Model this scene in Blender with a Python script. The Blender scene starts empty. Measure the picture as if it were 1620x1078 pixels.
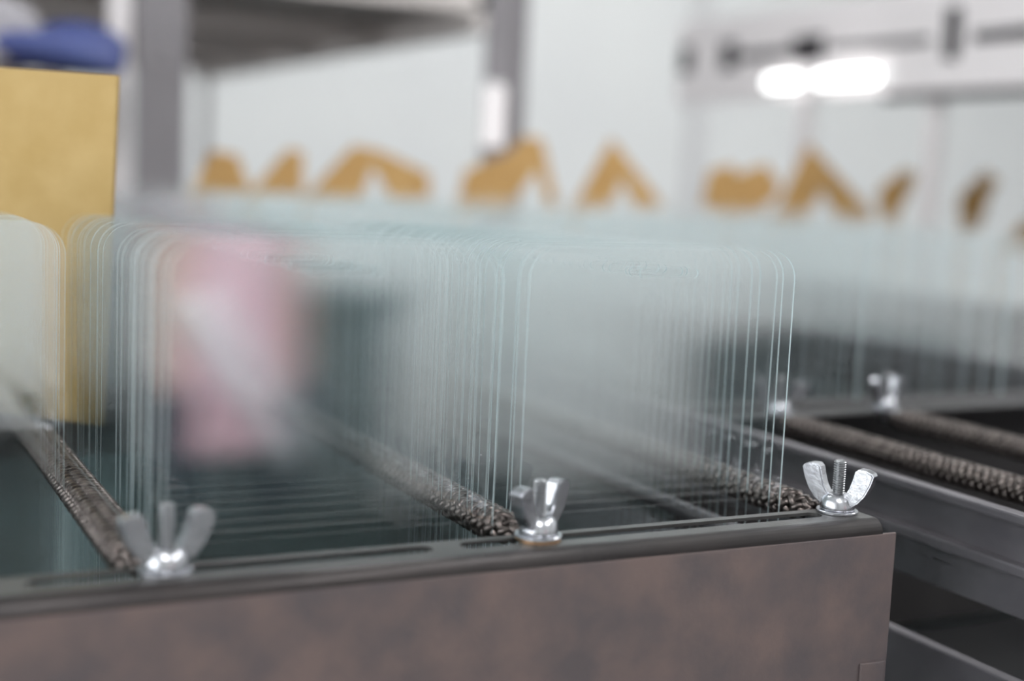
import bpy, bmesh, math, random
from mathutils import Matrix, Vector
random.seed(7)
scene = bpy.context.scene
COL = scene.collection
OZ = 0.96                    # camera height above the floor, metres

def W(x, y, z):              # rack millimetres (z counted from camera height) -> metres
    return Vector((x * .001, y * .001, z * .001 + OZ))

# ------------------------------------------------------------------ camera
cam = bpy.data.cameras.new('camera')
cam_o = bpy.data.objects.new('camera', cam); COL.objects.link(cam_o)
right = Vector((0.8929393, -0.4479729, 0.0444932))
up = Vector((0.0131284, 0.1247060, 0.9921069))
back = Vector((-0.4499855, -0.8853071, 0.1172360))
m = Matrix((right, up, back)).transposed().to_4x4()
m.translation = Vector((-0.130955, -0.250262, OZ))
cam_o.matrix_world = m
cam.sensor_width = 36.0
cam.lens = 2193.64 / 1620 * 36.0
cam.clip_start = 0.01; cam.clip_end = 50
cam.dof.use_dof = True
cam.dof.focus_distance = 0.306
cam.dof.aperture_fstop = 6.2
scene.camera = cam_o

# ------------------------------------------------------------------ world, light, exposure
world = bpy.data.worlds.new('world'); scene.world = world; world.use_nodes = True
world.node_tree.nodes['Background'].inputs[0].default_value = (0.93, 0.97, 1.0, 1)
world.node_tree.nodes['Background'].inputs[1].default_value = 0.25
vs = scene.view_settings
vs.view_transform = 'Standard'; vs.look = 'None'; vs.gamma = 1.0; vs.use_curve_mapping = False
vs.exposure = -0.17
cy = scene.cycles
cy.max_bounces = 14; cy.diffuse_bounces = 4; cy.glossy_bounces = 8; cy.transmission_bounces = 6
cy.transparent_max_bounces = 80
cy.use_adaptive_sampling = True; cy.adaptive_threshold = 0.08; cy.adaptive_min_samples = 12
cy.use_light_tree = False
cy.use_denoising = True
cy.caustics_reflective = False; cy.caustics_refractive = False
cy.sample_clamp_indirect = 6.0
cy.blur_glossy = 0.3

LAMP_POWER = (38, 38, 17, 32)
LAMPS = [(-0.6, -1.6), (1.5, -1.6), (1.5, 1.9), (2.4, 0.1)]  # third one is unseen, added to brighten the back wall
WINDOW = 5.0

# ------------------------------------------------------------------ materials
def srgb(r, g, b):
    f = lambda c: (c / 255 / 12.92) if c / 255 <= .04045 else ((c / 255 + .055) / 1.055) ** 2.4
    return (f(r), f(g), f(b), 1)

def mat(name, col, rough=.5, metal=0., var=None, scale=40, bump=0., bscale=200, spec=.5, detail=4, stretch=None):
    m = bpy.data.materials.new(name); m.use_nodes = True
    nt = m.node_tree; b = nt.nodes['Principled BSDF']
    b.inputs['Roughness'].default_value = rough
    b.inputs['Metallic'].default_value = metal
    b.inputs['Specular IOR Level'].default_value = spec
    tc = nt.nodes.new('ShaderNodeTexCoord')
    src = tc.outputs['Object']
    if stretch:
        mp = nt.nodes.new('ShaderNodeMapping'); mp.inputs['Scale'].default_value = stretch
        nt.links.new(src, mp.inputs[0]); src = mp.outputs[0]
    if var is not None:
        n = nt.nodes.new('ShaderNodeTexNoise'); n.inputs['Scale'].default_value = scale; n.inputs['Detail'].default_value = detail
        nt.links.new(src, n.inputs['Vector'])
        r = nt.nodes.new('ShaderNodeValToRGB')
        r.color_ramp.elements[0].position = .35; r.color_ramp.elements[1].position = .68
        r.color_ramp.elements[0].color = col; r.color_ramp.elements[1].color = var
        nt.links.new(n.outputs['Fac'], r.inputs[0]); nt.links.new(r.outputs[0], b.inputs['Base Color'])
    else:
        b.inputs['Base Color'].default_value = col
    if bump:
        n2 = nt.nodes.new('ShaderNodeTexNoise'); n2.inputs['Scale'].default_value = bscale; n2.inputs['Detail'].default_value = 3
        nt.links.new(src, n2.inputs['Vector'])
        bp = nt.nodes.new('ShaderNodeBump'); bp.inputs['Strength'].default_value = bump; bp.inputs['Distance'].default_value = .001
        nt.links.new(n2.outputs['Fac'], bp.inputs['Height']); nt.links.new(bp.outputs[0], b.inputs['Normal'])
    return m

def glass_face():
    m = bpy.data.materials.new('clear_plate_glass'); m.use_nodes = True
    nt = m.node_tree; nt.nodes.clear()
    out = nt.nodes.new('ShaderNodeOutputMaterial')
    mix = nt.nodes.new('ShaderNodeMixShader')
    tr = nt.nodes.new('ShaderNodeBsdfTransparent'); tr.inputs[0].default_value = (.9905, .9962, .9968, 1)
    gl = nt.nodes.new('ShaderNodeBsdfAnisotropic'); gl.inputs['Roughness'].default_value = 0.0
    gl.inputs['Color'].default_value = (1, 1, 1, 1)
    lw = nt.nodes.new('ShaderNodeLayerWeight'); lw.inputs['Blend'].default_value = .5
    pw = nt.nodes.new('ShaderNodeMath'); pw.operation = 'POWER'; pw.inputs[1].default_value = 5
    ma = nt.nodes.new('ShaderNodeMath'); ma.operation = 'MULTIPLY_ADD'; ma.inputs[1].default_value = .91; ma.inputs[2].default_value = .09
    nt.links.new(lw.outputs['Facing'], pw.inputs[0]); nt.links.new(pw.outputs[0], ma.inputs[0])
    nt.links.new(ma.outputs[0], mix.inputs[0]); nt.links.new(tr.outputs[0], mix.inputs[1]); nt.links.new(gl.outputs[0], mix.inputs[2])
    nt.links.new(mix.outputs[0], out.inputs[0])
    return m

def glass_edge():
    m = bpy.data.materials.new('ground_glass_edge'); m.use_nodes = True
    nt = m.node_tree; b = nt.nodes['Principled BSDF']
    b.inputs['Base Color'].default_value = srgb(222, 237, 239)
    b.inputs['Roughness'].default_value = .35
    out = nt.nodes['Material Output']
    tl = nt.nodes.new('ShaderNodeBsdfTranslucent'); tl.inputs[0].default_value = srgb(212, 232, 234)
    mx = nt.nodes.new('ShaderNodeMixShader'); mx.inputs[0].default_value = .45
    nt.links.new(b.outputs[0], mx.inputs[1]); nt.links.new(tl.outputs[0], mx.inputs[2]); nt.links.new(mx.outputs[0], out.inputs[0])
    return m

def emit(name, col, s):
    m = bpy.data.materials.new(name); m.use_nodes = True
    nt = m.node_tree; nt.nodes.clear()
    e = nt.nodes.new('ShaderNodeEmission'); e.inputs[0].default_value = col; e.inputs[1].default_value = s
    o = nt.nodes.new('ShaderNodeOutputMaterial'); nt.links.new(e.outputs[0], o.inputs[0])
    return m

M = dict(
    glass=glass_face(), edge=glass_edge(),
    rust=mat('tarnished_steel', srgb(99, 91, 92), .5, .35, srgb(121, 105, 101), 85, .10, 900, detail=6),
    flange=mat('worn_grey_flange', srgb(98, 98, 97), .42, .6, srgb(84, 82, 81), 70, .08, 900),
    bend=mat('dark_reflection_bend', srgb(52, 48, 48), .42, .5, srgb(62, 57, 56), 60, .05, 900),  # dark reflection along the bend put into its colour
    steel=mat('dull_steel', srgb(132, 128, 132), .5, .5, srgb(96, 93, 97), 25, .05, 600),
    dim_steel=mat('shade_dark_steel', srgb(60, 58, 59), .55, .4, srgb(50, 48, 48), 30, .05, 600),  # low light on the rear racks put into a darker colour
    zinc=mat('zinc_plated_steel', srgb(200, 201, 205), .27, 1.0, srgb(178, 179, 184), 300, .05, 900),
    stud=mat('threaded_steel', srgb(165, 166, 168), .28, 1.0),
    brass=mat('copper_washer', srgb(214, 176, 140), .3, 1.0),
    wire=mat('blackened_wire', srgb(112, 104, 100), .3, .85, srgb(62, 56, 54), 500, 0),
    kraft=mat('kraft_board', srgb(188, 161, 110), .85, 0, srgb(177, 149, 96), 60, .12, 700, .2),
    kraft2=mat('brown_kraft_card', srgb(208, 168, 112), .85, 0, srgb(194, 152, 96), 30, .05, 300, .2),
    wall=mat('white_wall_paint', srgb(226, 227, 226), .8, 0, srgb(222, 223, 223), 3, 0),
    shade_strip=mat('grey_wall_shade', srgb(206, 205, 206), .7, 0),
    bottom_tone=mat('grey_green_light_fill', srgb(150, 166, 167), .6, 0, srgb(138, 154, 155), 20, 0),  # pale bottom sheets, coloured to lighten the dim rack interiors
    floor=mat('grey_floor_paint', srgb(128, 132, 132), .6, 0, srgb(116, 120, 120), 3, 0),
    deck=mat('dark_deck_steel', srgb(40, 40, 42), .6, .3, srgb(32, 32, 33), 12, .05, 200),
    post=mat('grey_post_paint', srgb(150, 146, 149), .5, .2, srgb(138, 134, 137), 10, 0),
    shelf=mat('dark_shelf_paint', srgb(224, 216, 212), .8, 0, srgb(208, 200, 196), 6, 0),
    pale=mat('pale_beam_paint', srgb(238, 232, 232), .6, 0),
    gap_shade=mat('gap_shade_dark', srgb(40, 36, 40), .8, 0),  # shade inside slots and braid gaps put into colour
    bench=mat('grey_bench', srgb(116, 126, 128), .7, 0, srgb(104, 114, 116), 5, 0),
    pink=mat('pink_cotton', srgb(238, 198, 207), .9, 0, srgb(230, 188, 199), 14, .1, 80, .1),
    white=mat('white_webbing', srgb(238, 238, 242), .8),
    navy=mat('dark_trousers', srgb(52, 54, 66), .9),
    skin=mat('skin', srgb(214, 170, 146), .6),
    hair=mat('black_hair', srgb(26, 22, 22), .5),
    blue=mat('blue_plastic', srgb(58, 68, 124), .6, 0, srgb(80, 92, 146), 9, 0),
    greybag=mat('grey_sack', srgb(184, 182, 186), .7, 0, srgb(166, 162, 168), 8, 0),
    carton=mat('dark_carton', srgb(92, 78, 74), .85),
    lampbody=mat('white_enamel', srgb(235, 235, 235), .4),
    tube=emit('glow_tube', (1, 1, 1, 1), 4.5),
    panel=emit('lit_panel', (0.98, 0.99, 1, 1), 3),
)

# ------------------------------------------------------------------ helpers
def link(o, parent=None):
    COL.objects.link(o)
    if parent is not None: o.parent = parent
    return o

def tag(o, label=None, cat=None, group=None, kind=None):
    if label: o['label'] = label
    if cat: o['category'] = cat
    if group: o['group'] = group
    if kind: o['kind'] = kind
    return o

def empty(name, loc=(0, 0, 0), rz=0):
    o = bpy.data.objects.new(name, None); o.empty_display_size = .01
    o.location = loc; o.rotation_euler = (0, 0, rz)
    return link(o)

def mesh_obj(name, bm, mats, parent=None, smooth=False, recalc=True):
    if recalc: bmesh.ops.recalc_face_normals(bm, faces=bm.faces)
    me = bpy.data.meshes.new(name); bm.to_mesh(me); bm.free()
    for x in (mats if isinstance(mats, (list, tuple)) else [mats]): me.materials.append(x)
    if smooth:
        for p in me.polygons: p.use_smooth = True
    return link(bpy.data.objects.new(name, me), parent)

def box(bm, lo, hi, bevel=0.0):
    r = bmesh.ops.create_cube(bm, size=1)
    lo = Vector(lo); hi = Vector(hi)
    for v in r['verts']:
        v.co = Vector([lo[i] + (v.co[i] + .5) * (hi[i] - lo[i]) for i in range(3)])
    if bevel:
        es = list({e for v in r['verts'] for e in v.link_edges})
        bmesh.ops.bevel(bm, geom=es, offset=bevel, segments=2, affect='EDGES', profile=.6)

def boxo(name, lo, hi, m, parent=None, bevel=0.0):
    bm = bmesh.new(); box(bm, lo, hi, bevel)
    return mesh_obj(name, bm, m, parent)

def mmbox(name, lo, hi, m, parent=None, bevel=0.0):
    return boxo(name, W(*lo), W(*hi), m, parent, bevel)

def lathe(bm, prof, n=24, cap=True):
    rings = []
    for r, z in prof:
        rings.append([bm.verts.new((r * math.cos(2 * math.pi * i / n), r * math.sin(2 * math.pi * i / n), z)) for i in range(n)])
    for a, b in zip(rings, rings[1:]):
        for i in range(n):
            bm.faces.new((a[i], a[(i + 1) % n], b[(i + 1) % n], b[i]))
    if cap:
        bm.faces.new(rings[0][::-1]); bm.faces.new(rings[-1])

def tube(bm, pts, r, n=6, closed=False):
    rings = []
    N = len(pts)
    for k, p in enumerate(pts):
        t = (pts[min(k + 1, N - 1)] - pts[max(k - 1, 0)]).normalized()
        a = t.cross(Vector((0, 0, 1)))
        if a.length < .05: a = t.cross(Vector((1, 0, 0)))
        a.normalize(); b = t.cross(a)
        rr = r[k] if isinstance(r, (list, tuple)) else r
        rings.append([bm.verts.new(p + (a * math.cos(2 * math.pi * i / n) + b * math.sin(2 * math.pi * i / n)) * rr) for i in range(n)])
    for a, b in zip(rings, rings[1:]):
        for i in range(n):
            bm.faces.new((a[i], a[(i + 1) % n], b[(i + 1) % n], b[i]))
    bm.faces.new(rings[0][::-1]); bm.faces.new(rings[-1])

def poly_holes(bm, loops, z0, z1, axis='z', face_mat=0, side_mat=0):
    """a sheet from 2-D loops (outer first, then holes) between heights z0 and z1"""
    def P(u, v, w): return Vector((u, v, w)) if axis == 'z' else Vector((u, w, v))
    edges = []; lo = []
    for lp in loops:
        vs = [bm.verts.new(P(u, v, z0)) for u, v in lp]
        lo.append(vs)
        edges += [bm.edges.new((vs[i], vs[(i + 1) % len(vs)])) for i in range(len(vs))]
    r = bmesh.ops.triangle_fill(bm, use_beauty=True, use_dissolve=False, edges=edges)
    fs = [g for g in r['geom'] if isinstance(g, bmesh.types.BMFace)]
    for f in fs: f.material_index = face_mat
    top = {}
    for vs in lo:
        for v in vs:
            c = v.co.copy(); c[2 if axis == 'z' else 1] = z1
            top[v] = bm.verts.new(c)
    for f in fs:
        g = bm.faces.new([top[v] for v in reversed(f.verts)]); g.material_index = face_mat
    for vs in lo:
        for i in range(len(vs)):
            a, b = vs[i], vs[(i + 1) % len(vs)]
            g = bm.faces.new((a, b, top[b], top[a])); g.material_index = side_mat

def rrect(x0, x1, y0, y1, r, n=6):
    out = []
    for cx, cy_, a0 in ((x1 - r, y1 - r, 0), (x0 + r, y1 - r, 90), (x0 + r, y0 + r, 180), (x1 - r, y0 + r, 270)):
        for k in range(n + 1):
            a = math.radians(a0 + 90 * k / n)
            out.append((cx + r * math.cos(a), cy_ + r * math.sin(a)))
    return out

def copy_tree(o, parent=None):
    c = o.copy(); link(c, parent)
    for ch in list(o.children): copy_tree(ch, c)
    return c

# ------------------------------------------------------------------ the room
RX0, RX1, RY0, RY1, RH = -2.4, 3.4, -3.4, 3.0, 2.75
def st(o): o['kind'] = 'structure'; return o
st(boxo('floor', (RX0, RY0, -.05), (RX1, RY1, 0), M['floor']))
st(boxo('ceiling', (RX0, RY0, RH), (RX1, RY1, RH + .05), M['wall']))
st(boxo('wall_back', (RX0, RY1, 0), (RX1, RY1 + .08, RH), M['wall']))
st(boxo('wall_front', (RX0, RY0 - .08, 0), (RX1, RY0, RH), M['wall']))
wl = st(empty('wall_left', (RX0, 0, 0)))
WY0, WY1, WZ0, WZ1 = -1.7, 1.3, 0.25, 2.2
for lo_, hi_ in (((-.08, RY0, 0), (0, WY0, RH)), ((-.08, WY1, 0), (0, RY1, RH)), ((-.08, WY0, 0), (0, WY1, WZ0)), ((-.08, WY0, WZ1), (0, WY1, RH))):
    boxo('wall_section', lo_, hi_, M['wall'], wl)
wn = st(empty('window_1', (RX0, 0, 0)))
boxo('daylight_pane', (-.05, WY0, WZ0), (-.045, WY1, WZ1), emit('overcast_daylight', (.93, .97, 1, 1), WINDOW), wn)
for a_, b_ in (((-.06, WY0, WZ0), (.01, WY0 + .05, WZ1)), ((-.06, WY1 - .05, WZ0), (.01, WY1, WZ1)), ((-.06, -.63, WZ0), (.01, -.57, WZ1)), ((-.06, WY0, WZ0), (.01, WY1, WZ0 + .05)), ((-.06, WY0, WZ1 - .05), (.01, WY1, WZ1))):
    boxo('window_frame', a_, b_, M['lampbody'], wn)
st(boxo('wall_right', (RX1, RY0, 0), (RX1 + .08, RY1, RH), M['wall']))

st(boxo('shade_strip_1', (2.035, RY1 - .02, 0), (2.075, RY1, RH), M['shade_strip']))  # grey strip added where the wall is only shaded
lamp_words = ['behind the camera on the left', 'behind the camera on the right', 'near the back wall, added to brighten it', 'near the right wall']
for (lx, ly), wd, lp_ in zip(LAMPS, lamp_words, LAMP_POWER):
    t = tag(empty('ceiling_light', (lx, ly, RH)), 'white ceiling light panel ' + wd, 'light', 'ceiling lights')
    boxo('housing', (-.32, -.62, -.06), (.32, .62, 0), M['lampbody'], t, .005)
    boxo('diffuser', (-.29, -.59, -.068), (.29, .59, -.061), M['panel'], t)
    ld = bpy.data.lights.new('lamp_light', 'AREA'); ld.shape = 'RECTANGLE'; ld.size = .56; ld.size_y = 1.16; ld.energy = lp_
    ld.color = (.99, .99, 1)
    lo = link(bpy.data.objects.new('lamp_light', ld), t); lo.location = (0, 0, -.075)

# the steel deck the racks stand on
DECK = -156.5
dk = tag(empty('rack_table', W(0, 0, DECK)), 'dark steel table under all the glass racks', 'table')
boxo('table_top', (-.75, -.075, -.03), (1.25, 1.62, 0), M['deck'], dk, .002)
for lx, ly in ((-.7, -.04), (1.2, -.04), (-.7, 1.57), (1.2, 1.57)):
    boxo('leg', (lx - .02, ly - .02, -(OZ + DECK * .001)), (lx + .02, ly + .02, -.03), M['shelf'], dk)

# dark workbench and person behind the camera, seen as reflections in the glass
def bench(x0, x1, h, label):
    wb = tag(empty('workbench', ((x0 + x1) / 2, -3.15, 0)), label, 'bench'); w = (x1 - x0) / 2
    boxo('bench_top', (-w, -.2, h - .04), (w, .2, h), M['bench'], wb, .004)
    boxo('bench_front', (-w + .03, .13, .02), (w - .03, .16, h - .04), M['bench'], wb)
    for lx in (-w + .05, w - .05): boxo('leg', (lx - .03, -.18, 0), (lx + .03, .12, h - .04), M['bench'], wb)
bench(.84, 1.22, .66, 'narrow grey cabinet bench reflected right of the pink smock')
bench(2.35, 3.35, .46, 'grey bench reflected in the glass at the right edge')

# ------------------------------------------------------------------ glass plates
PW, PH, PT = 67.0, 140.0, 0.42
BASE = -14.0 - PH
def plate_mesh(w, h, slot=True, nc=8):
    bm = bmesh.new()
    mm = .001
    loops = [[(x * mm, y * mm) for x, y in rrect(0, w, 0, h, 6.5, nc)]]
    if slot:
        c = w / 2
        loops.append([(x * mm, y * mm) for x, y in rrect(c - 7.4, c + 7.4, h - 6.1, h - 4.0, 1.0, 4)])
    edges = []
    for lp in loops:                                   # the pane, and its ground rim of full thickness
        vs = [bm.verts.new((u, 0, v)) for u, v in lp]
        edges += [bm.edges.new((vs[i], vs[(i + 1) % len(vs)])) for i in range(len(vs))]
        f = [bm.verts.new((u, -PT / 2 * mm, v)) for u, v in lp]; b = [bm.verts.new((u, PT / 2 * mm, v)) for u, v in lp]
        for i in range(len(lp)):
            j = (i + 1) % len(lp); bm.faces.new((f[i], f[j], b[j], b[i])).material_index = 1
    bmesh.ops.triangle_fill(bm, use_beauty=True, use_dissolve=False, edges=edges)
    me = bpy.data.meshes.new('glass_plate'); bm.to_mesh(me); bm.free()
    me.materials.append(M['glass']); me.materials.append(M['edge'])
    return me
PLATE = plate_mesh(PW, PH)
PLATE_S = plate_mesh(PW, PH, True, 5)
PLATE_N = plate_mesh(38.0, PH, True, 5)
RND = random.Random(11)
_o = 'zeroth first second third fourth fifth sixth seventh eighth ninth tenth eleventh twelfth thirteenth fourteenth fifteenth sixteenth seventeenth eighteenth nineteenth'.split()
_t = {2: 'twenty', 3: 'thirty'}; _tt = {2: 'twentieth', 3: 'thirtieth'}
def nth(n): return _o[n] if n < 20 else (_tt[n // 10] if n % 10 == 0 else _t[n // 10] + '-' + _o[n % 10])
def plate(x, y, label, group, me=PLATE, jit=1.0, dz=0):
    o = bpy.data.objects.new('glass_plate', me)
    o.location = W(x + RND.gauss(0, .2) * jit, y + RND.gauss(0, .2) * jit, BASE + dz)
    o.rotation_euler = (math.radians(RND.gauss(0, .17)) * jit, math.radians(RND.gauss(0, .25)) * jit, math.radians(RND.gauss(0, .28)) * jit)
    link(o); tag(o, label, 'glass plate', group)
    return o
PITCH = 3.9
# right front column
n2 = 34
for i in range(n2):
    lab = 'clear glass phone plate, %s from the front in the right front column' % nth(i + 1)
    if i == 0: lab = 'clear glass phone plate with a speaker slot, frontmost of the right front column'
    plate(0, i * PITCH, lab, 'glass plates of the right front column')
# middle column: a front batch, a gap, a rear batch
k = 0
for i in range(12):
    lab = 'clear glass phone plate, %s from the front in the middle column' % nth(i + 1)
    if i == 0: lab = 'clear glass phone plate with a speaker slot, frontmost of the middle column'
    plate(-74.3, -1.0 + i * PITCH, lab, 'glass plates of the middle column, front batch')
for i in range(14):
    plate(-74.3, 60 + i * PITCH, 'glass phone plate, %s in the batch behind the gap in the middle column' % nth(i + 1), 'glass plates of the middle column, rear batch')
# left column
for i in range(22):
    lab = 'clear glass phone plate, %s from the front in the left column' % nth(i + 1)
    if i == 0: lab = 'clear glass phone plate, frontmost of the left column before the kraft board'
    plate(-83.3 - PW, 53 + i * 2.7, lab, 'glass plates of the left column')

# rows on the racks behind
for c, (x0, words) in enumerate(((-148, 'leftmost'), (-74, 'second from the left'), (0, 'second from the right'), (74, 'rightmost'))):
    for i in range(14):
        plate(x0, 205 + i * 13 + RND.uniform(-2, 2), '%s blurred glass plate, %s column of the rack behind the front rack' % (nth(i + 1), words), 'glass plates in the %s column behind' % words, PLATE_S, 1.5)
for c, (x0, words) in enumerate(((128, 'leftmost'), (196, 'middle'), (264, 'rightmost'))):
    for i in range(16):
        plate(x0, 124 + i * 10 + RND.uniform(-2, 2), '%s blurred glass plate, %s column of the rack behind the empty rack' % (nth(i + 1), words), 'glass plates in the %s column on the right' % words, PLATE_S, 1.5)
for c, (x0, words) in enumerate(((30, 'first'), (110, 'second'), (190, 'third'), (270, 'fourth'), (350, 'fifth'), (430, 'sixth'), (510, 'seventh'))):
    for i in range(9):
        plate(x0 + RND.uniform(-3, 3), 430 + i * 26 + RND.uniform(-4, 4), '%s blurred glass plate, %s column from the left on the far rack' % (nth(i + 1), words), 'glass plates in the %s far column' % words, PLATE_S, 1.5)

# ------------------------------------------------------------------ steel racks
ZR = -72.0
def rail_panel(name, x0, x1, yf, yb, parent, slots=(), notch=4.0, m='rust', flip=False, zb=-152.0):
    """bent sheet: front face at yf, top flange back to yb, long slots in the flange"""
    s = -1 if flip else 1
    R_ = 3.0; th = .7; mm = .001
    o = empty(name) if parent is None else None
    p = bpy.data.objects.new(name, None); p.empty_display_size = .01; link(p, parent)
    # flange
    bm = bmesh.new()
    ya = yf + s * R_
    a, b = min(ya, yb), max(ya, yb)
    outer = []
    c = 3.0
    if not flip:
        outer = [(x0, a), (x1, a), (x1, b - c)] + [(x1 - c + c * math.cos(t), b - c + c * math.sin(t)) for t in (math.pi / 6, math.pi / 3)] + [(x1 - c, b), (x0, b)]
    else:
        outer = [(x0, a), (x1, a), (x1, b), (x0, b)]
    loops = [outer] + [rrect(u0, u1, v0, v1, (v1 - v0) / 2 * .98, 5) for u0, u1, v0, v1 in slots]
    poly_holes(bm, loops, ZR - th, ZR)
    bm.transform(Matrix.Translation((0, 0, OZ)) @ Matrix.Diagonal((mm, mm, mm, 1)))
    mesh_obj('top_flange', bm, M['flange'] if m == 'rust' else M[m], p)
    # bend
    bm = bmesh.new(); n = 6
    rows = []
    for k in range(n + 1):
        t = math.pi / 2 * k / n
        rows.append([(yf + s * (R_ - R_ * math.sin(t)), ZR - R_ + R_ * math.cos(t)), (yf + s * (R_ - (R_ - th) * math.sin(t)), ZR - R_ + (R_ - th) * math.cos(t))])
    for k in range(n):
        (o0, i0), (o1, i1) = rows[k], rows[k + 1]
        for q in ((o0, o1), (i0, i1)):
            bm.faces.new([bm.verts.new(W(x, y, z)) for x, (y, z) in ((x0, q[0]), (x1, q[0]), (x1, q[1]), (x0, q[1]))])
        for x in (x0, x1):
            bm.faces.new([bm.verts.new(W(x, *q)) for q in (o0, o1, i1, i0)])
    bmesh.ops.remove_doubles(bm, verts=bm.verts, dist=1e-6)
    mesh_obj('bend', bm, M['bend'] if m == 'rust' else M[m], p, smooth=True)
    y1, y2 = min(yf, yf + s * th), max(yf, yf + s * th)
    mmbox('face_sheet', (x0 - notch, y1, zb), (x1 + notch, y2, ZR - R_), M[m], p, .0003)
    return p

def steel_rack(label, x0, x1, y0, y1, slots_f=(), slots_r=(), rails=True, rods=(), m='dim_steel', zf=-152.0, zr=-152.0, bottom_tone='bottom_tone'):
    r = tag(empty('steel_rack', W((x0 + x1) / 2, (y0 + y1) / 2, DECK)), label, 'rack')
    inv = Matrix.Translation(-r.location)
    start = set(bpy.data.objects)
    rail_panel('front_panel', x0, x1, y0, y0 + 13.5, r, slots_f, m=m, zb=zf)
    rail_panel('rear_panel', x0, x1, y1, y1 - 13.5, r, slots_r, flip=True, m=m, zb=zr)
    if rails:
        for sx, xx in ((-1, x0), (1, x1)):
            def bar(nm, u0, u1, z0, z1, bv=.0006):
                a, b = sorted((xx + sx * u0, xx + sx * u1)); mmbox(nm, (a, y0 + 2, z0), (b, y1 - 2, z1), M['steel'], r, bv)
            bar('side_rail', 1.0, 2.5, -84.5, -72.5, .0004)
            bar('side_rail_lip', 1.0, 5.0, -74.6, ZR)
            bar('side_rail_lip', 1.0, 5.5, -86.5, -83.6)
            bar('side_skirt', -2.0, -.8, -98, -84, .0003)
            bar('lower_side_bar', 1.5, 5.0, -126, -111)
    for xx in rods:
        mmbox('support_bar', (xx - 3.5, y0 + 14, -84), (xx + 3.5, y1 - 14, -82), M['steel'], r, .0005)
    mmbox('bottom_sheet', (x0, y0 + 1.2, -156.5), (x1, y1 - 1.2, -154.2), M[bottom_tone], r)
    for o in set(bpy.data.objects) - start:
        if o.parent is r: o.matrix_parent_inverse = inv
    return r

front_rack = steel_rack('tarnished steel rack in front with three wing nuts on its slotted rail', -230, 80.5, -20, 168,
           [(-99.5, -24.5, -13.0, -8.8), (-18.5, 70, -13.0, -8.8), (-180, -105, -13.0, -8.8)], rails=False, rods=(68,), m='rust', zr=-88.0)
wp = mmbox('weld_patch', (76.5, -20.7, -112), (83.6, -20, -104.3), M['rust'], front_rack, .0003)
wp.matrix_parent_inverse = Matrix.Translation(-front_rack.location)
steel_rack('empty steel rack on the right with bare wire springs', 121, 330, -62, 112, [], [], True, bottom_tone='deck')  # bottom sheet coloured dark for the unlit interior
steel_rack('blurred steel rack directly behind the front rack', -230, 100, 182, 400, [], [], True, zf=-88.0, zr=-88.0)
steel_rack('blurred steel rack full of glass behind the empty rack', 121, 345, 116, 290, [], [], True)
steel_rack('far blurred steel rack under the kraft cards', 15, 600, 415, 690, [], [], True)

# ------------------------------------------------------------------ braided springs
NS, LAY, AX, AZ_ = 4, 11.0, 3.5, 2.3
def strand_mesh(k, sign, L, end_shift=0.0):
    bm = bmesh.new(); pts = []
    per = 34; N = int(L / LAY * per)
    for i in range(N + 1):
        y = L * i / N
        th = sign * 2 * math.pi * y / LAY + 2 * math.pi * k / NS
        w = .16 * sign * math.cos(NS * th)
        e = min(1.0, .35 + y / 9.0)                       # gathered towards the bolt
        sh = end_shift * max(0.0, 1 - y / 9.0) ** 2
        pts.append(Vector(((math.cos(th) * AX * (1 + w) * e + sh) * .001, y * .001, math.sin(th) * AZ_ * (1 + w * 1.4) * e * .001)))
    tube(bm, pts, .00092, 6)
    me = bpy.data.meshes.new('wire_strand'); bm.to_mesh(me); bm.free()
    me.materials.append(M['wire'])
    for p in me.polygons: p.use_smooth = True
    return me
_cache = {}
def spring(x, y0, L, label, shift=0.0, flip=False, z=-72.4):
    key = (round(L), round(shift, 1))
    if key not in _cache: _cache[key] = [strand_mesh(k, s, L, shift) for s in (1, -1) for k in range(NS)]
    t = tag(empty('braided_spring', W(x, y0, z), math.pi if flip else 0), label, 'spring', 'braided wire springs')
    for me in _cache[key]:
        link(bpy.data.objects.new('wire_strand', me), t)
    if ('core', key) not in _cache:
        bm = bmesh.new(); tube(bm, [Vector((0, .006, 0)), Vector((0, (L - 4) * .001, 0))], .001, 12)
        for v in bm.verts: v.co.x *= AX * .82; v.co.z *= AZ_ * .78
        me = bpy.data.meshes.new('core'); bm.to_mesh(me); bm.free(); me.materials.append(M['gap_shade']); _cache['core', key] = me
    link(bpy.data.objects.new('core', _cache['core', key]), t)  # dark filler added so the gaps in the braid look shaded
    return t
spring(-79.3, -5.0, 168, 'dark braided wire spring running back from the leftmost wing nut', 2.4)
spring(-3.8, -5.0, 168, 'dark braided wire spring running back from the middle wing nut', 2.4)
spring(71.2, -5.0, 168, 'dark braided wire spring running back from the rightmost sharp wing nut', 2.4)
spring(139, 92, 142, 'bare braided spring nearest the front rack on the empty rack', 0, True)
spring(184, 92, 142, 'bare braided spring farther right on the empty rack', 0, True)

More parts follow.
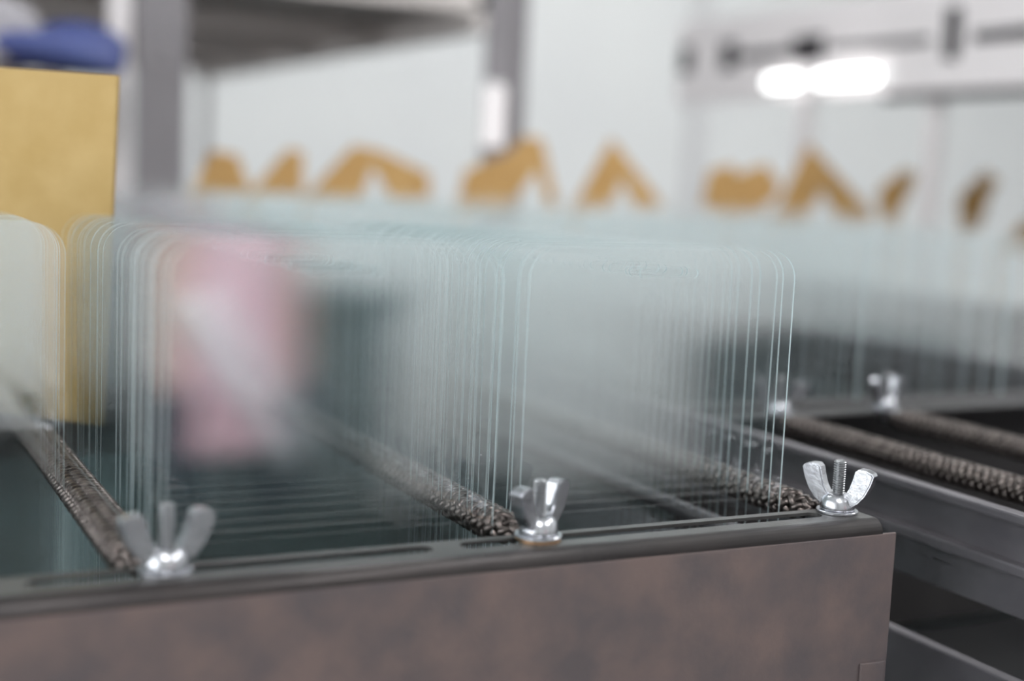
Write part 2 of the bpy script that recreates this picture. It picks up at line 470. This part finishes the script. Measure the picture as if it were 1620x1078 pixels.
# ------------------------------------------------------------------ wing nuts
def wing_mesh():
    # outline in the radial (u) - height (v) plane, millimetres; extruded tangentially
    o = [(1.6, 1.0), (3.6, 1.1), (5.2, 2.2), (6.8, 4.2), (8.0, 6.8), (8.6, 9.0), (8.2, 9.7), (6.8, 10.2), (5.0, 10.3), (4.2, 9.6), (3.7, 7.6), (3.0, 5.4), (2.3, 4.2), (1.6, 3.6)]
    bm = bmesh.new()
    f = [bm.verts.new((u * .001, -.0016, v * .001)) for u, v in o]
    b = [bm.verts.new((u * .001, .0016, v * .001)) for u, v in o]
    for i in range(len(o)):
        j = (i + 1) % len(o); bm.faces.new((f[i], f[j], b[j], b[i]))
    bm.faces.new(f[::-1]); bm.faces.new(b)
    bmesh.ops.recalc_face_normals(bm, faces=bm.faces)
    es = [e for e in bm.edges if abs(e.verts[0].co.y - e.verts[1].co.y) < 1e-7]
    bmesh.ops.bevel(bm, geom=es, offset=.00035, segments=2, affect='EDGES')
    me = bpy.data.meshes.new('wing'); bm.to_mesh(me); bm.free(); me.materials.append(M['zinc'])
    return me
def lathe_mesh(name, prof, m, n=28, smooth=True):
    bm = bmesh.new(); lathe(bm, [(r * .001, z * .001) for r, z in prof], n)
    bmesh.ops.recalc_face_normals(bm, faces=bm.faces)
    me = bpy.data.meshes.new(name); bm.to_mesh(me); bm.free(); me.materials.append(M[m])
    if smooth:
        for p in me.polygons: p.use_smooth = True
    return me
WING = wing_mesh()
HUB = lathe_mesh('hub', [(3.9, 0), (4.05, .35), (3.95, 1.2), (3.7, 2.2), (3.2, 3.1), (2.5, 3.7), (1.75, 3.85), (1.5, 3.6)], 'zinc')
tp = [(1.2, -4.0)]
z = -3.8
while z < 11.9:
    tp += [(1.22, z), (1.47, z + .2), (1.47, z + .28), (1.22, z + .48)]; z += .55
tp += [(1.2, 12.2), (.8, 12.35)]
STUD = lathe_mesh('threaded_stud', tp, 'stud', 18, False)
WASH = lathe_mesh('washer', [(1.6, 0), (4.7, 0), (4.85, .15), (4.85, .55), (4.7, .7), (1.6, .7)], 'zinc', 32, False)
WASHB = lathe_mesh('washer', [(1.6, 0), (4.5, 0), (4.65, .15), (4.65, .45), (4.5, .6), (1.6, .6)], 'brass', 32, False)
def wing_nut(x, y, ang, label, extra=False, sc=1.0, z=ZR, spin=0):
    t = tag(empty('wing_nut', W(x, y, z), math.radians(ang)), label, 'wing nut', 'wing nuts on the rack rails')
    h = 0.0
    if extra:
        o = link(bpy.data.objects.new('copper_washer', WASHB), t); h += .6; o['label'] = 'copper coloured washer'
    link(bpy.data.objects.new('washer', WASH), t).location = (0, 0, h * .001); h += .7
    link(bpy.data.objects.new('hub', HUB), t).location = (0, 0, h * .001)
    for a in (0, math.pi):
        o = link(bpy.data.objects.new('wing', WING), t); o.rotation_euler = (0, 0, a); o.location = (0, 0, h * .001)
    link(bpy.data.objects.new('threaded_stud', STUD), t).location = (0, 0, 0)
    t.scale = (sc,) * 3
    return t
wing_nut(-75.8, -10.8, 7, 'blurred zinc wing nut at the left end of the front rail')
wing_nut(-1.6, -11.2, 27, 'zinc wing nut with a copper washer in the middle of the front rail', True)
wing_nut(75.4, -10.2, -61, 'sharp shiny zinc wing nut at the right end of the front rail', sc=.97)
wing_nut(146, 103, -38, 'blurred wing nut behind the glass on the far rail of the empty rack')
wing_nut(190, 103, 15, 'blurred wing nut farther right on the far rail of the empty rack')

# ------------------------------------------------------------------ kraft board and kraft cards
kb = mmbox('kraft_board', (-75, -.8, 0), (0, .8, 91.5), M['kraft'], None, .0002)
for v in kb.data.vertices: v.co.z -= OZ
kb.location = W(-62.6, 120, -70.2); kb.rotation_euler = (0, math.radians(2.0), math.radians(-40))
tag(kb, 'plain tan kraft board standing upright at the left edge behind the glass', 'board')

def card(y, pts, label):
    """cut kraft card with a narrow foot that stands in the rack"""
    pts = [(u, v - 14 if v < -2 else v) for u, v in pts]
    xs = [p[0] for p in pts]; cx = (min(xs) + max(xs)) / 2
    lo_i = min(range(len(pts)), key=lambda i: pts[i][1]); zl = pts[lo_i][1]
    bm = bmesh.new()
    poly_holes(bm, [[((u - cx) * .001, (v - DECK) * .001) for u, v in pts][::-1]], -.0009, .0009, axis='y')
    fx = pts[lo_i][0]; d = 7 if fx < cx else -7
    box(bm, ((min(fx, fx + d) - cx) * .001, -.0008, 0), ((max(fx, fx + d) - cx) * .001, .0008, (zl + 4 - DECK) * .001))
    c = mesh_obj('kraft_card', bm, M['kraft2'])
    c.location = W(cx, y, DECK)
    return tag(c, label, 'card', 'kraft cards standing in the far racks')
card(712, [(103, -7.8), (118, 8.9), (136, 6.7), (147, -6.0)], 'small blurred kraft card right beside the grey post')
card(716, [(146, -6.1), (174, 12.9), (185, 11.3), (186, -5.9)], 'small blurred kraft card second to the right of the grey post')
card(704, [(181, -9.0), (219, 17.4), (239, 14.8), (279, -0.5), (280, -6.1), (250, -7.2), (234, 3.6), (225, -8.2)], 'wide low blurred kraft card under the dark shelf edge')
card(700, [(301, -13.6), (306, 3.0), (340, 16.3), (355, 30.9), (370, 29.8), (387, -8.2), (379, -12.4), (367, 6.5), (347, -4.8), (349, -13.4)], 'slanted kraft card below the bright post highlight, pale gap in it')
card(704, [(401, -10.3), (434, 33.1), (485, -2.3), (477, -7.7), (459, -6.8), (446, 3.8), (435, -9.1)], 'pointed kraft card standing alone against the white wall')
card(716, [(532, -3.5), (537, 12.4), (560, 18.6), (567, 10.0), (587, 18.8), (597, 19.2), (612, -0.6), (589, -8.9), (557, -10.0)], 'small two-peaked kraft card left of the big pointed card')
card(700, [(588, -19.6), (626, 38.8), (703, -5.2), (697, -13.7), (665, -14.6), (643, 2.0), (625, -19.6)], 'big pointed kraft card below the lit lamp')
card(706, [(716, -10.6), (711, 3.2), (739, 22.1), (754, 18.8), (748, 4.5), (731, -11.2)], 'small leaning kraft card right of the big pointed card')
card(710, [(815, -17.6), (811, 0.9), (841, 25.2), (858, 17.1), (848, 2.1), (838, -16.9)], 'small leaning kraft card near the right edge of the picture')
card(690, [(842, -34.5), (876, -5.0), (930, -6.4), (933, -33.8)], 'low kraft card cut off by the right edge of the picture')

# ------------------------------------------------------------------ shelving in the background
sh = tag(empty('shelf_unit', (.0, 1.1, OZ + DECK * .001)), 'dark shelf unit with grey angle posts at the upper left', 'shelf')
def sub(o, root): o.matrix_parent_inverse = Matrix.Translation(-root.location); return o
def smm(name, lo, hi, m, root, bevel=0.0):
    o = mmbox(name, lo, hi, M[m], root, bevel); return sub(o, root)
smm('upper_shelf', (-900, 715, 122), (330, 1580, 134), 'shelf', sh)
for i in range(4):
    smm('shelf_rib', (-900, 900 + i * 180, 110), (318, 915 + i * 180, 122), 'shelf', sh)
smm('shelf_edge_beam', (318, 715, 108), (332, 1580, 150), 'shelf', sh)
smm('post_face_strip', (47, 711, -156), (62, 714, 420), 'pale', sh)
smm('angle_post', (64, 706, -156), (98, 710, 420), 'post', sh)
smm('angle_post', (326, 712, -156), (348, 716, 420), 'post', sh)
smm('angle_post', (344, 716, -156), (348, 738, 420), 'post', sh)
smm('post_plate', (348, 736, -156), (372, 739, 420), 'post', sh)
for yy in (1540,):
    smm('angle_post', (318, yy, -156), (328, yy + 4, 130), 'post', sh)

# ------------------------------------------------------------------ lamp and pale shelf at the upper right, running in depth
bs = tag(empty('slotted_shelf', (.85, .8, OZ + DECK * .001)), 'pale shelf with a row of dark slots at the upper right', 'shelf')
smm('shelf_board', (712, 300, 112), (1000, 1030, 116), 'pale', bs)
smm('fascia', (706, 300, 86), (712, 1030, 150), 'pale', bs)
smm('top_beam', (704, 300, 150), (716, 1030, 172), 'pale', bs)
smm('lower_edge', (702, 300, 80), (713, 700, 86.5), 'dim_steel', bs)
for y0, y1, z0, z1 in ((1004, 1024, 118, 146), (924, 948, 118, 146), (788, 832, 120, 143), (836, 916, 126, 134), (700, 780, 127, 132), (650, 722, 126, 132), (616, 632, 112, 154), (420, 600, 124, 133)):
    smm('slot', (703.5, y0, z0), (706.5, y1, z1), 'gap_shade', bs)  # raised dark slabs, painted as the shade of open slots
smm('leg', (992, 300, -156), (1000, 314, 112), 'pale', bs)
for y0 in (816, 644):
    smm('leg', (708, y0 - 7, -156), (716, y0 + 7, 86), 'pale', bs)
tl = tag(empty('tube_lamp', W(702, 780, 101)), 'glowing white double tube lamp on the pale shelf front', 'lamp')
def tlamp(a, b, w, r):
    bm = bmesh.new(); tube(bm, [W(694, a, w), W(694, b, w)], r, 14)
    return sub(mesh_obj('glow_tube', bm, M['tube'], tl), tl)
tlamp(850, 812, 101, .006); tlamp(776, 704, 101, .006)
smm('lamp_bar', (702.5, 690, 97), (706, 865, 106), 'lampbody', tl)
vt = tag(empty('post_highlight', W(330, 690, 20)), 'bright vertical highlight added on the shelf corner post', 'lamp')  # glowing cylinder added for the steel post's specular highlight
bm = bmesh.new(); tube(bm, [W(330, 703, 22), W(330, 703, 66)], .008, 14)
sub(mesh_obj('glow_tube', bm, emit('highlight_glow', (1, .96, .97, 1), 1.15), vt), vt)
sub(boxo('highlight_cap', W(324, 700, 66), W(336, 708, 70), M['lampbody'], vt), vt)

# things on the shelves at the far left
def lump(name, x, y, z, sx, sy, sz, m, seed, label, cat):
    bm = bmesh.new(); bmesh.ops.create_icosphere(bm, subdivisions=4, radius=1)
    rr = random.Random(seed)
    ph = [(rr.uniform(1, 4), rr.uniform(1, 4), rr.uniform(1, 4), rr.uniform(0, 6)) for _ in range(8)]
    for v in bm.verts:
        p = v.co.copy()
        d = 1 + sum(.05 * math.sin(a * p.x + b * p.y + c * p.z + q) for a, b, c, q in ph)
        q = Vector((p.x * sx, p.y * sy, max(p.z, -.55) * sz)) * d
        v.co = q * .001
    o = mesh_obj(name, bm, M[m], None, True); o.location = W(x, y, z); tag(o, label, cat); return o

bx = tag(empty('carton', W(-60, 660, DECK)), 'dark carton behind the kraft board at the far left', 'box')
boxo('carton_body', (-.16, -.03, 0), (.066, .05, .206), M['carton'], bx, .002)
boxo('carton_tape', (-.06, -.0305, 0), (-.02, .0505, .2065), M['kraft2'], bx)
lump('blue_bag', 12, 668, 64, 40, 26, 19, 'blue', 3, 'blue plastic bag lying on a dark carton at the upper left', 'bag')
lump('grey_sack', -40, 676, 70, 40, 28, 30, 'greybag', 5, 'pale grey sack beside the blue bag at the upper left', 'bag')

# ------------------------------------------------------------------ person reflected in the glass
def person():
    t = tag(empty('person', (.67, -2.62, 0), 0), 'person in a pink smock with a white strap, reflected in the middle glass column', 'person')
    me = bpy.data.meshes.new('body')
    J = [((0, 0, .92), .15), ((0, 0, 1.12), .14), ((0, 0, 1.30), .15), ((0, 0, 1.42), .06), ((0, .01, 1.50), .055), ((0, .02, 1.60), .095), ((0, .02, 1.68), .07),
         ((.17, 0, 1.34), .06), ((.21, .05, 1.08), .048), ((.16, .20, .92), .036),
         ((-.17, 0, 1.34), .06), ((-.21, .05, 1.08), .048), ((-.16, .20, .92), .036),
         ((.09, 0, .84), .10), ((.10, .02, .46), .065), ((.10, 0, .08), .045), ((.10, .14, .04), .04),
         ((-.09, 0, .84), .10), ((-.10, .02, .46), .065), ((-.10, 0, .08), .045), ((-.10, .14, .04), .04)]
    E_ = [(0, 1), (1, 2), (2, 3), (3, 4), (4, 5), (5, 6), (2, 7), (7, 8), (8, 9), (2, 10), (10, 11), (11, 12), (0, 13), (13, 14), (14, 15), (15, 16), (0, 17), (17, 18), (18, 19), (19, 20)]
    me.from_pydata([j[0] for j in J], E_, [])
    o = link(bpy.data.objects.new('body', me), t)
    sk = o.modifiers.new('skin', 'SKIN')
    for i, j in enumerate(J): me.skin_vertices[0].data[i].radius = (j[1], j[1] * .85)
    me.skin_vertices[0].data[0].use_root = True
    ss = o.modifiers.new('sub', 'SUBSURF'); ss.levels = 2; ss.render_levels = 2
    me.materials.append(M['skin'])
    # smock: a flared tube from shoulders to knees
    bm = bmesh.new(); rings = []
    for z_, a, b in ((1.44, .08, .07), (1.40, .17, .12), (1.30, .19, .14), (1.10, .15, .14), (.95, .14, .14), (.75, .135, .14), (.52, .14, .145), (.38, .14, .15)):
        rings.append([bm.verts.new((a * math.cos(q * math.pi / 16), b * math.sin(q * math.pi / 16) * (1 + .05 * math.sin(q * 1.7 + z_ * 9)), z_)) for q in range(32)])
    for r0, r1 in zip(rings, rings[1:]):
        for i in range(32): bm.faces.new((r0[i], r0[(i + 1) % 32], r1[(i + 1) % 32], r1[i]))
    mesh_obj('smock', bm, M['pink'], t, True)['label'] = 'pink cotton smock'
    bm = bmesh.new()
    pts = [Vector((-.11 + .22 * k / 10, .165 - .04 * (abs(k - 5) / 5) ** 2, .70 - .34 * k / 10)) for k in range(11)]
    tube(bm, pts, .03, 8)
    mesh_obj('strap', bm, M['white'], t, True)['label'] = 'white strap'
    bm = bmesh.new(); bmesh.ops.create_uvsphere(bm, u_segments=20, v_segments=12, radius=.112)
    for v in bm.verts: v.co = Vector((v.co.x * .95, v.co.y * 1.0 - .015, v.co.z * .9 + 1.66))
    mesh_obj('hair', bm, M['hair'], t, True)
    for sx in (-1, 1):
        bm = bmesh.new(); tube(bm, [Vector((sx * .10, .02, .50)), Vector((sx * .10, .01, .10))], [.085, .07], 12)
        mesh_obj('trouser_leg', bm, M['navy'], t, True)
person()
